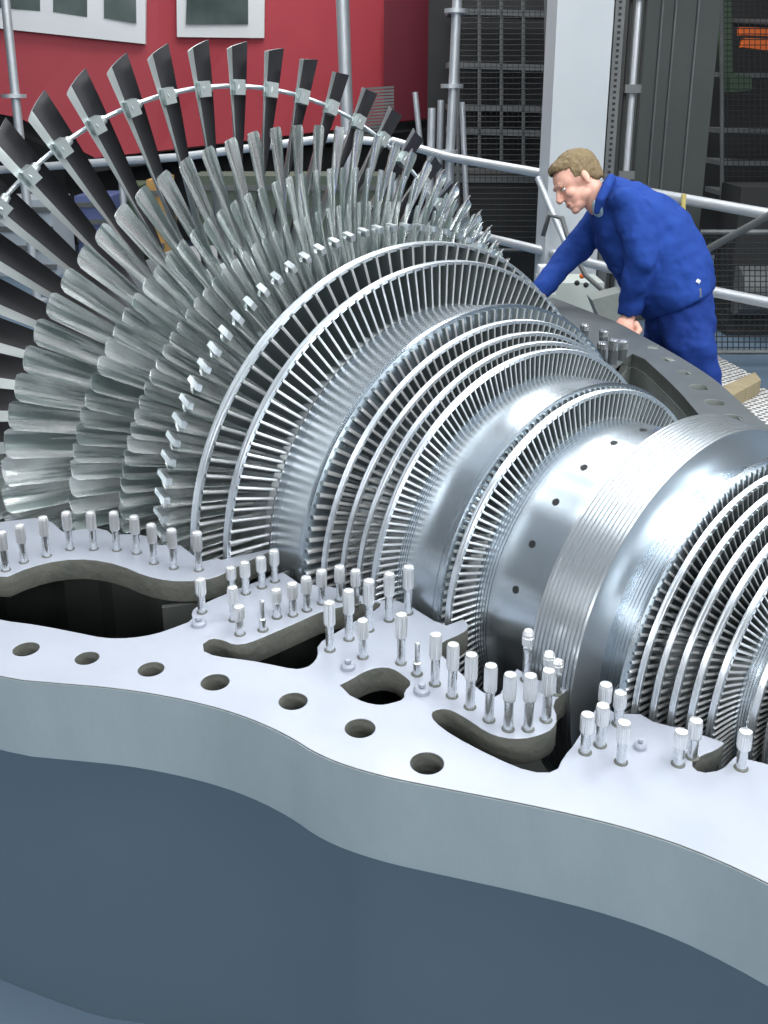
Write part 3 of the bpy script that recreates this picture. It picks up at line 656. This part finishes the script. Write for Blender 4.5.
# dark mesh fence panels with steel shelving behind them
def fence(x0, y0, x1, y1, g, label, step=5.5):
    t = tag(empty('mesh_panel', atg((x0 + x1) / 2, y1, g)), label, 'mesh panel', 'wire mesh panels')
    mb = MB(); x = x0
    while x <= x1: mb.tube([atg(x, y0, g), atg(x, y1, g)], .0035, 4); x += step
    y = y0
    while y <= y1: mb.tube([atg(x0, y, g), atg(x1, y, g)], .0035, 4); y += step
    mb.build('wire_mesh', M['wire'], t)
    mb = MB()
    for a, b in (((x0, y0), (x1, y0)), ((x1, y0), (x1, y1)), ((x1, y1), (x0, y1)), ((x0, y1), (x0, y0))): mb.tube([atg(*a, g), atg(*b, g)], .016, 6)
    mb.build('frame', M['midgrey'], t)
fence(458, -10, 546, 250, 8.6, 'dark wire mesh panel between the ringed scaffold tube and the light grey column')
fence(722, -10, 800, 212, 7.9, 'dark wire mesh panel at the right edge above the top rail')
fence(700, 232, 800, 352, 5.9, 'dark wire mesh panel below the rails right of the worker')
rk = tag(empty('storage_rack', atg(500, 250, 10)), 'dark steel storage rack behind the mesh left of the light column', 'rack')
for y in (8, 62, 104, 128, 168, 214):
    mb = MB(); slab(mb, [(448, y, 10), (552, y + 3, 10), (552, y + 9, 10), (448, y + 6, 10)], .4); mb.build('shelf', M['midgrey'], rk)
for x in (478, 500, 522):
    mb = MB(); slab(mb, [(x, -20, 10), (x + 3, -20, 10), (x + 3, 255, 10), (x, 255, 10)], .06); mb.build('upright', M['midgrey'], rk)
rk = tag(empty('storage_rack', atg(745, 250, 9.6)), 'dark steel rack with an orange beam at the right edge', 'rack')
for y in (18, 72, 128, 160, 190):
    mb = MB(); slab(mb, [(718, y, 9.6), (800, y + 2, 9.6), (800, y + 7, 9.6), (718, y + 5, 9.6)], .4); mb.build('shelf', M['midgrey'], rk)
mb = MB(); slab(mb, [(741, 27, 9.4), (800, 29, 9.4), (800, 37, 9.4), (741, 35, 9.4)], .1); slab(mb, [(745, 38, 9.4), (800, 40, 9.4), (800, 55, 9.4), (743, 47, 9.4)], .1); mb.build('orange_beam', M['orange'], rk)
mb = MB(); slab(mb, [(720, -10, 9.5), (731, -10, 9.5), (733, 92, 9.5), (724, 92, 9.5)], .1); slab(mb, [(734, 74, 9.3), (752, 76, 9.3), (752, 90, 9.3), (734, 92, 9.3)], .1); mb.build('green_bracket', M['greenlamp'], rk)
tb = MB(); slab(tb, [(463, 188, 9.6), (538, 170, 9.6), (540, 180, 9.6), (466, 197, 9.6)], .15); tag(tb.build('steel_beam', M['midgrey']), 'slanting grey steel beam seen through the mesh', 'beam')
yw = MB(); yw.tube([atg(684, 194, 5.7), atg(681, 240, 5.7)], .017, 4); tag(yw.build('wooden_stake', mat('yellow_wood', srgb(190, 175, 105), .6), None), 'short yellowish wooden stake standing behind the top rail', 'stake')
# pale cabinet behind the worker's arm
cb = tag(empty('machine_cabinet', atg(575, 315, 5.6)), 'pale grey-green metal cabinet at the foot of the light column', 'cabinet')
mb = MB(); c = atg(574, 281, 5.6); mb.box(Vector((c.x, c.y, -.45)) + GF * .15, (.36, .3, .62), (RT, GF, Vector((0, 0, 1)))); mb.build('cabinet_body', M['cab'], cb)
mb = MB(); c = atg(548, 250, 5.5); mb.box(Vector((c.x, c.y, -.1)), (.1, .1, .16), (RT, GF, Vector((0, 0, 1)))); mb.build('junction_box', M['white'], cb)
for x, y, cc in ((582, 276, 'orange'), (577, 283, 'black'), (586, 285, 'black')):
    mb = MB(); mb.ball(atg(x, y, 5.42), .016, n=6); mb.build('valve_knob', M[cc], cb, True)
hb = MB(); hb.tube([atg(*p) for p in ((543, 236, 5.5), (549, 215, 5.5), (562, 218, 5.45), (570, 245, 5.4), (585, 275, 5.3), (602, 290, 5.3), (620, 296, 5.3))], .014, 8); tag(hb.build('hose', M['midgrey'], None, True), 'dark hose looping in front of the pale cabinet', 'hose')
bk = MB(); slab(bk, [(592, 300, 4.9), (622, 292, 5.0), (630, 318, 5.0), (606, 334, 4.9)], .15); tag(bk.build('bearing_bracket', M['farcast']), 'dark green bracket block behind the far studs', 'bracket')

# white perforated walkway plates and timber at the right
M['grate'] = mat('perforated_white_plate', srgb(205, 206, 204), .6)
t_ = M['grate'].node_tree; b_ = t_.nodes['Principled BSDF']; tc_ = t_.nodes.new('ShaderNodeTexCoord'); vo = t_.nodes.new('ShaderNodeTexVoronoi'); vo.inputs['Scale'].default_value = 26; vo.inputs['Randomness'].default_value = .15
t_.links.new(tc_.outputs['Object'], vo.inputs['Vector']); r_ = t_.nodes.new('ShaderNodeValToRGB'); r_.color_ramp.elements[0].position = .30; r_.color_ramp.elements[0].color = srgb(70, 72, 74); r_.color_ramp.elements[1].position = .40; r_.color_ramp.elements[1].color = srgb(212, 212, 210)
t_.links.new(vo.outputs['Distance'], r_.inputs[0]); t_.links.new(r_.outputs[0], b_.inputs['Base Color'])
def floorq(name, pts, z, th, m, label, cat, group=None):
    pp = [at(x, y, z) for x, y in pts]; mb = MB(); n = len(pp)
    mb.add(pp + [p - Vector((0, 0, th)) for p in pp], [tuple(range(n)), tuple(range(n, 2 * n))[::-1], ] + [(i, (i + 1) % n, (i + 1) % n + n, i + n) for i in range(n)])
    return tag(mb.build(name, m), label, cat, group)
floorq('walkway_plate', [(690, 340), (716, 355), (757, 377), (700, 398), (640, 385), (650, 350)], FZ + .06, .05, M['grate'], 'white perforated walkway plate beyond the worker\'s legs', 'walkway plate', 'perforated walkway plates')
floorq('walkway_plate', [(745, 384), (800, 396), (800, 480), (740, 450), (700, 404)], FZ + .06, .05, M['grate'], 'white perforated walkway plate in front of the timber beam at the right edge', 'walkway plate', 'perforated walkway plates')
floorq('timber_beam', [(690, 401), (755, 372), (761, 380), (704, 411)], FZ + .14, .08, M['wood'], 'squared timber beam lying between the perforated plates', 'timber')

# goods standing on the hall floor behind the largest blades
def crate(x0, x1, ytop, g, h, m, name, label, cat):
    a = atg(x0, ytop, g); b = atg(x1, ytop, g); wd = (b - a).length; zt = (a.z + b.z) / 2; c = (a + b) / 2 + GF * .3
    t = tag(empty(name, (c.x, c.y, FZ)), label, cat)
    mb = MB(); mb.box((c.x, c.y, (zt + FZ) / 2), (wd, .6, zt - FZ), (RT, GF, Vector((0, 0, 1)))); mb.build('box_body', m, t)
    for k in range(4): mb = MB(); mb.box(Vector((c.x, c.y, FZ + (zt - FZ) * (k + .5) / 4)) - GF * .31, (wd, .03, .05), (RT, GF, Vector((0, 0, 1)))); mb.build('batten', M['midgrey'], t)

crate(-40, 50, 200, 9.2, 1, mat('pale_sheet', srgb(170, 180, 188), .6), 'pallet_box', 'pale grey box at the far left behind the blades', 'box')
crate(74, 112, 196, 9.9, 1, mat('blue_goods', srgb(92, 104, 150), .6), 'pallet_box', 'dull blue box standing between pale boxes behind the blades', 'box')
crate(119, 139, 186, 9.0, 1, mat('green_goods', srgb(60, 80, 60), .7), 'pallet_box', 'dark green box beside the dull blue box', 'box')
crate(146, 160, 180, 8.8, 1, mat('tan_goods', srgb(180, 140, 80), .7), 'pallet_box', 'narrow tan box behind the blades', 'box')
crate(190, 400, 176, 9.6, 1, mat('machine_bed_green', srgb(84, 96, 84), .7), 'machine_bed', 'long dull green machine bed below the red cabin', 'machine bed')

# ------------------------------------------------------------------ worker leaning over the far flange
M['cloth'] = mat('blue_work_cloth', srgb(38, 70, 146), .85, 0, noise=(5, srgb(30, 58, 128), .7), bump=(7, 1.6), spec=.15)
M['cloth2'] = mat('blue_trouser_cloth', srgb(35, 63, 136), .85, 0, noise=(4, srgb(28, 52, 118), .7), bump=(6, 1.6), spec=.15)
M['skin'] = mat('skin', srgb(226, 178, 158), .5, 0, noise=(14, srgb(218, 164, 146), .5)); M['skin'].node_tree.nodes['Principled BSDF'].inputs['Subsurface Weight'].default_value = .08
M['hair'] = mat('light_brown_hair', srgb(136, 118, 84), .7, 0, noise=(60, srgb(96, 82, 56), .8), bump=(90, .8), stretch=(1, 1, .35))
M['shirt'] = mat('pale_blue_shirt', srgb(170, 200, 214), .7)
M['lip'] = mat('lips', srgb(176, 108, 98), .5)
DW = 4.0
man = tag(empty('person', atd(690, 330, 4.25)), 'worker in blue jacket and trousers leaning on the far flange, looking at the blades', 'person')
def J(x, y, d=0.0): return atd(x, y, DW + d)
ex, ez, ey = RT, UP, -FW        # picture right, picture up, towards viewer
def limb(mb, pts, n=18):
    """pts: (point, r) -> overlapping tapered tube with ball ends"""
    P = [Vector(p) for p, r in pts]; R = [r for p, r in pts]
    # resample smoothly
    mb.tube(P, R, n); mb.ball(P[0], R[0], n=8); mb.ball(P[-1], R[-1], n=8)
    for p, r in list(zip(P, R))[1:-1]: mb.ball(p, r, n=8)
def ell(mb, c, rx, rz, ry, rot=0.0):
    a = math.radians(rot); X = ex * math.cos(a) + ez * math.sin(a); Z = -ex * math.sin(a) + ez * math.cos(a)
    mb.ball(c, (rx, ry, rz), (X, ey, Z), 14)
# jacket: torso sections along the spine (front point px, back point px, depth half width)
jk = MB()
secs = [((593, 205), (612, 177), .085), ((592, 222), (640, 184), .17), ((596, 242), (664, 198), .215), ((607, 262), (686, 217), .22), ((620, 284), (700, 238), .215), ((634, 303), (709, 262), .21), ((645, 316), (713, 283), .205), ((652, 321), (712, 292), .20)]
L = []
for f, b, dw in secs:
    pf = J(*f, .06); pb = J(*b, .10); c = (pf + pb) / 2; u = (pb - pf); L.append((c, u, u.length / 2, ey, dw))
jk.loft(L, 28)
ell(jk, J(626, 205, -.08), .085, .06, .10, -20); ell(jk, J(612, 203, .20), .07, .055, .09, -20)
# near (left) arm
limb(jk, [(J(632, 212, -.10), .078), (J(640, 236, -.13), .078), (J(641, 262, -.12), .069), (J(634, 284, -.07), .058), (J(630, 300, -.02), .048)])
# cuff
jk.tube([J(631, 296, -.03), J(629, 314, 0)], [.050, .050], 20)
# far (right) arm reaching over the blades
limb(jk, [(J(604, 212, .22), .072), (J(588, 236, .27), .068), (J(570, 256, .28), .058), (J(552, 276, .24), .050), (J(541, 290, .20), .047)])
jacket = remeshed(jk, 'jacket', M['cloth'], man, .010, 7, (.034, .10))
# collar
cm = MB(); cm.tube([J(596, 214, -.07), J(600, 200, -.10), J(606, 188, -.085), J(611, 179, -.02), J(611, 178, .05), J(604, 184, .12)], [.012, .020, .022, .020, .020, .012], 10)
remeshed(cm, 'collar', M['cloth'], man, .006, 5)
sh = MB(); ell(sh, J(597, 209, -.01), .018, .040, .055, 25); sh.build('shirt', M['shirt'], man, True)
for q in ((655, 268), (640, 232)):
    pass
sb = MB()
for k, (x, y) in enumerate(((600, 226), (606, 246), (614, 266), (626, 288))): sb.ball(J(x, y, -.12 + .0 * k), .007, n=6)
# trousers
tr = MB()
pel = []
for f, b, dw in [((650, 306), (708, 280), .17), ((648, 318), (713, 300), .185), ((650, 330), (713, 318), .185), ((660, 342), (713, 334), .175)]:
    pf = J(*f, .10); pb = J(*b, .12); u = pb - pf; pel.append(((pf + pb) / 2, u, u.length / 2, ey, dw))
tr.loft(pel, 24)
limb(tr, [(J(682, 318, .02), .112), (J(692, 350, .02), .102), (J(700, 385, .05), .088), (J(704, 425, .12), .078), (J(708, 480, .20), .07), (J(710, 520, .24), .068)])
limb(tr, [(J(668, 322, .26), .105), (J(668, 350, .30), .098), (J(672, 385, .34), .086), (J(680, 430, .38), .078), (J(686, 480, .42), .068), (J(688, 512, .44), .066)])
trousers = remeshed(tr, 'trousers', M['cloth2'], man, .011, 6, (.045, .10))
kc = MB(); kc.box(J(696, 285, -.11), (.020, .01, .05), (ex, ey, ez)); kc.tube([J(697, 283, -.115), J(699, 280, -.115)], .010, 8); k_ = kc.build('key_clip', M['white'], man)
kc = MB(); kc.box(J(699, 293, -.115), (.016, .01, .035), (ex, ey, ez)); kc.build('key_tag', M['midgrey'], man)
for x, y, d in ((704, 529, .22), (682, 521, .42)):
    bt = MB(); ell(bt, J(x, y, d), .14, .05, .055, 0); limb(bt, [(J(x + 5, y - 12, d), .062), (J(x + 5, y - 2, d), .06)]); bt.build('boot', M['black'], man, True)

# body: head, neck, torso core, arms, hands as one continuous skin
bd = MB()
hr = 32.0     # head turned down
def H(u, v, d=0.0):
    """head space: u forward(face), v up, metres; face looks left and down"""
    a = math.radians(hr); f = -ex * math.cos(a) - ez * math.sin(a); up = -ex * math.sin(a) + ez * math.cos(a)
    up = ez * math.cos(a) - ex * math.sin(a)
    return HC + f * u + up * v + ey * d
HC = J(577, 181, -.0)
a = math.radians(hr); hf = (-ex * math.cos(a) - ez * math.sin(a)); hu = (ez * math.cos(a) - ex * math.sin(a))
hf = (hf + ey * .10).normalized(); hs = hf.cross(hu).normalized(); hu = hs.cross(hf).normalized()
if hs.dot(ey) < 0: hs = -hs
def H(u, v, d=0.0): return HC + hf * u + hu * v + hs * d
def hb_(mb, c, r, n=14): mb.ball(c, r, (hf, hs, hu), n)
hb_(bd, H(-.012, .030), (.097, .074, .088))            # skull
hb_(bd, H(.035, .020), (.058, .062, .066))             # forehead / upper face
hb_(bd, H(.040, -.040), (.050, .050, .056))            # mid face
hb_(bd, H(.048, -.082), (.036, .036, .030))            # jaw front
hb_(bd, H(.010, -.058), (.056, .055, .045))            # jaw back
hb_(bd, H(.070, -.100), (.019, .022, .017), 8)         # chin
hb_(bd, H(.089, .018), (.012, .048, .012), 8)          # brow
bd.tube([H(.088, .010), H(.106, -.022), H(.114, -.036)], [.009, .012, .0135], 10); hb_(bd, H(.108, -.038), (.014, .017, .010), 8)
hb_(bd, H(.085, -.064), (.010, .024, .008), 8); hb_(bd, H(.082, -.078), (.010, .021, .008), 8)
for s_ in (1, -1):
    hb_(bd, H(.060, -.028, s_ * .036), (.026, .018, .022), 8)   # cheek
    hb_(bd, H(-.012, -.008, s_ * .077), (.016, .008, .027), 8)  # ear
    hb_(bd, H(-.008, -.030, s_ * .075), (.010, .009, .012), 6)
limb(bd, [(H(-.020, -.035), .058), (J(597, 200, .02), .058), (J(606, 208, .04), .062)])
core = []
for f, b, dw in secs[1:]:
    pf = J(*f, .06); pb = J(*b, .10); c = (pf + pb) / 2; u = pb - pf; core.append((c, u, u.length / 2 * .62, ey, dw * .66))
bd.loft(core, 20)
limb(bd, [(J(634, 222, -.08), .045), (J(639, 262, -.10), .038), (J(630, 305, -.02), .030), (J(628, 318, 0), .031)])
limb(bd, [(J(606, 218, .22), .038), (J(572, 255, .27), .034), (J(546, 283, .22), .028), (J(538, 294, .19), .027)])
limb(bd, [(J(684, 310, .05), .08), (J(702, 420, .12), .055), (J(709, 515, .23), .04)]); limb(bd, [(J(670, 315, .26), .08), (J(680, 425, .38), .055), (J(687, 505, .43), .04)])
# near hand: closed fist resting on a stud, fingers curled towards the viewer
def fist(c, s=1.25):
    bd.ball(c + ez * (-.034 * s) - ex * .004, (.034 * s, .026 * s, .038 * s), (ex, ey, ez), 12)
    for k in range(4):
        base = c + (ex * (-.028 + .0188 * k) + ez * (-.050 - .003 * (1.5 - abs(k - 1.2))) + ey * .012) * s
        L1 = (.030, .034, .032, .026)[k] / .03
        p1 = base + (ez * -.016 + ey * .022) * s; p2 = p1 + (ez * (-.022 * L1) + ey * -.004) * s; p3 = p2 + (ey * -.022 + ez * .004) * s
        bd.tube([base, p1, p2, p3], [.0100 * s, .0096 * s, .0088 * s, .0075 * s], 10); bd.ball(p1, .0099 * s, n=6); bd.ball(p2, .0089 * s, n=6); bd.ball(p3, .0076 * s, n=6)
    t0 = c + (ex * .026 + ez * -.020 + ey * .012) * s
    t1 = t0 + (ex * .010 + ez * -.026 + ey * .018) * s; t2 = t1 + (ex * -.016 + ez * -.020 + ey * .010) * s
    bd.tube([t0, t1, t2], [.0130 * s, .0112 * s, .0092 * s], 10); bd.ball(t1, .0114 * s, n=6); bd.ball(t2, .0094 * s, n=6)
fist(J(626, 317, -.01))
# far hand flat on the flange beyond the blades
hc = J(536, 296, .18)
bd.ball(hc, (.045, .038, .016), (ex, ey, ez), 10)
for k in range(4):
    b0 = hc + ex * (-.032) + ey * (-.030 + .02 * k); b1 = b0 + ex * (-.034) + ez * .002; b2 = b1 + ex * (-.024) + ez * (-.012)
    bd.tube([b0, b1, b2], [.0098, .009, .0075], 8); bd.ball(b2, .0076, n=6)
bd.tube([hc + ey * .03, hc + ey * .055 + ex * (-.02), hc + ey * .06 + ex * (-.045)], [.012, .011, .009], 8)
body = remeshed(bd, 'body', M['skin'], man, .0042, 4)
# hair cap, short
hm = MB(); hb_(hm, H(-.020, .040), (.101, .080, .090)); hb_(hm, H(-.060, .000), (.055, .064, .066)); hb_(hm, H(.040, .082), (.046, .056, .034)); hb_(hm, H(-.006, .018), (.035, .0795, .034), 10)
ha = remeshed(hm, 'hair', M['hair'], man, .006, 3, (.012, .018))
# cut hair away from the face and below the ear line
bmh = bmesh.new(); bmh.from_mesh(ha.data)
kill = []
for v in bmh.verts:
    p = v.co - HC; u = p.dot(hf); vv = p.dot(hu)
    if (u > .030 and vv < .052 + (u - .03) * .45) or (vv < -.045) or (u > -.035 and vv < .004 and u <= .03 and not (u < -.02 and vv > -.02)): kill.append(v)
bmesh.ops.delete(bmh, geom=kill, context='VERTS'); bmh.to_mesh(ha.data); bmh.free()
sm = ha.modifiers.new('t', 'SOLIDIFY'); sm.thickness = .006; sm.offset = -1
for s_ in (1, -1):
    eb = MB(); eb.tube([H(.093, .020, s_ * .015), H(.092, .024, s_ * .030), H(.082, .020, s_ * .045)], [.003, .004, .0025], 6); eb.build('eyebrow', M['hair'], man, True)
    ey_ = MB(); hb_(ey_, H(.0795, -.004, s_ * .030), (.010, .012, .0055), 8); ey_.build('eye', M['white'], man, True)
    el = MB(); hb_(el, H(.082, .001, s_ * .030), (.010, .015, .0035), 8); el.build('eyelashes', M['hair'], man, True)
lp = MB(); hb_(lp, H(.0865, -.0705), (.009, .021, .004), 8); lp.build('lips', M['lip'], man, True)

dk = tag(empty('machine_housing', atg(750, 345, 7.0)), 'dark machine housing with a round drum standing behind the lower mesh panel', 'machine housing')
mb = MB(); c = atg(795, 290, 7.0); mb.box((c.x, c.y, -.22), (1.1, .4, 1.05), (RT, GF, Vector((0, 0, 1)))); mb.build('housing_body', M['dark'], dk)
mb = MB(); c = atg(738, 290, 6.75); mb.tube([c - RT * .02, c + RT * .30], .17, 24); mb.build('round_drum', M['midgrey'], dk, True, .6)
dk = tag(empty('storage_box', atg(500, 300, 8.9)), 'low dark box behind the lower rail left of the light column', 'box')
mb = MB(); c = atg(500, 235, 9.0); mb.box((c.x, c.y, -.25), (1.25, .5, 1.0), (RT, GF, Vector((0, 0, 1)))); mb.build('box_body', M['dark'], dk)
mb = MB(); mb.box(Vector((c.x, c.y, .2)) - GF * .26, (1.2, .03, .06), (RT, GF, Vector((0, 0, 1)))); mb.build('lid_edge', M['midgrey'], dk)
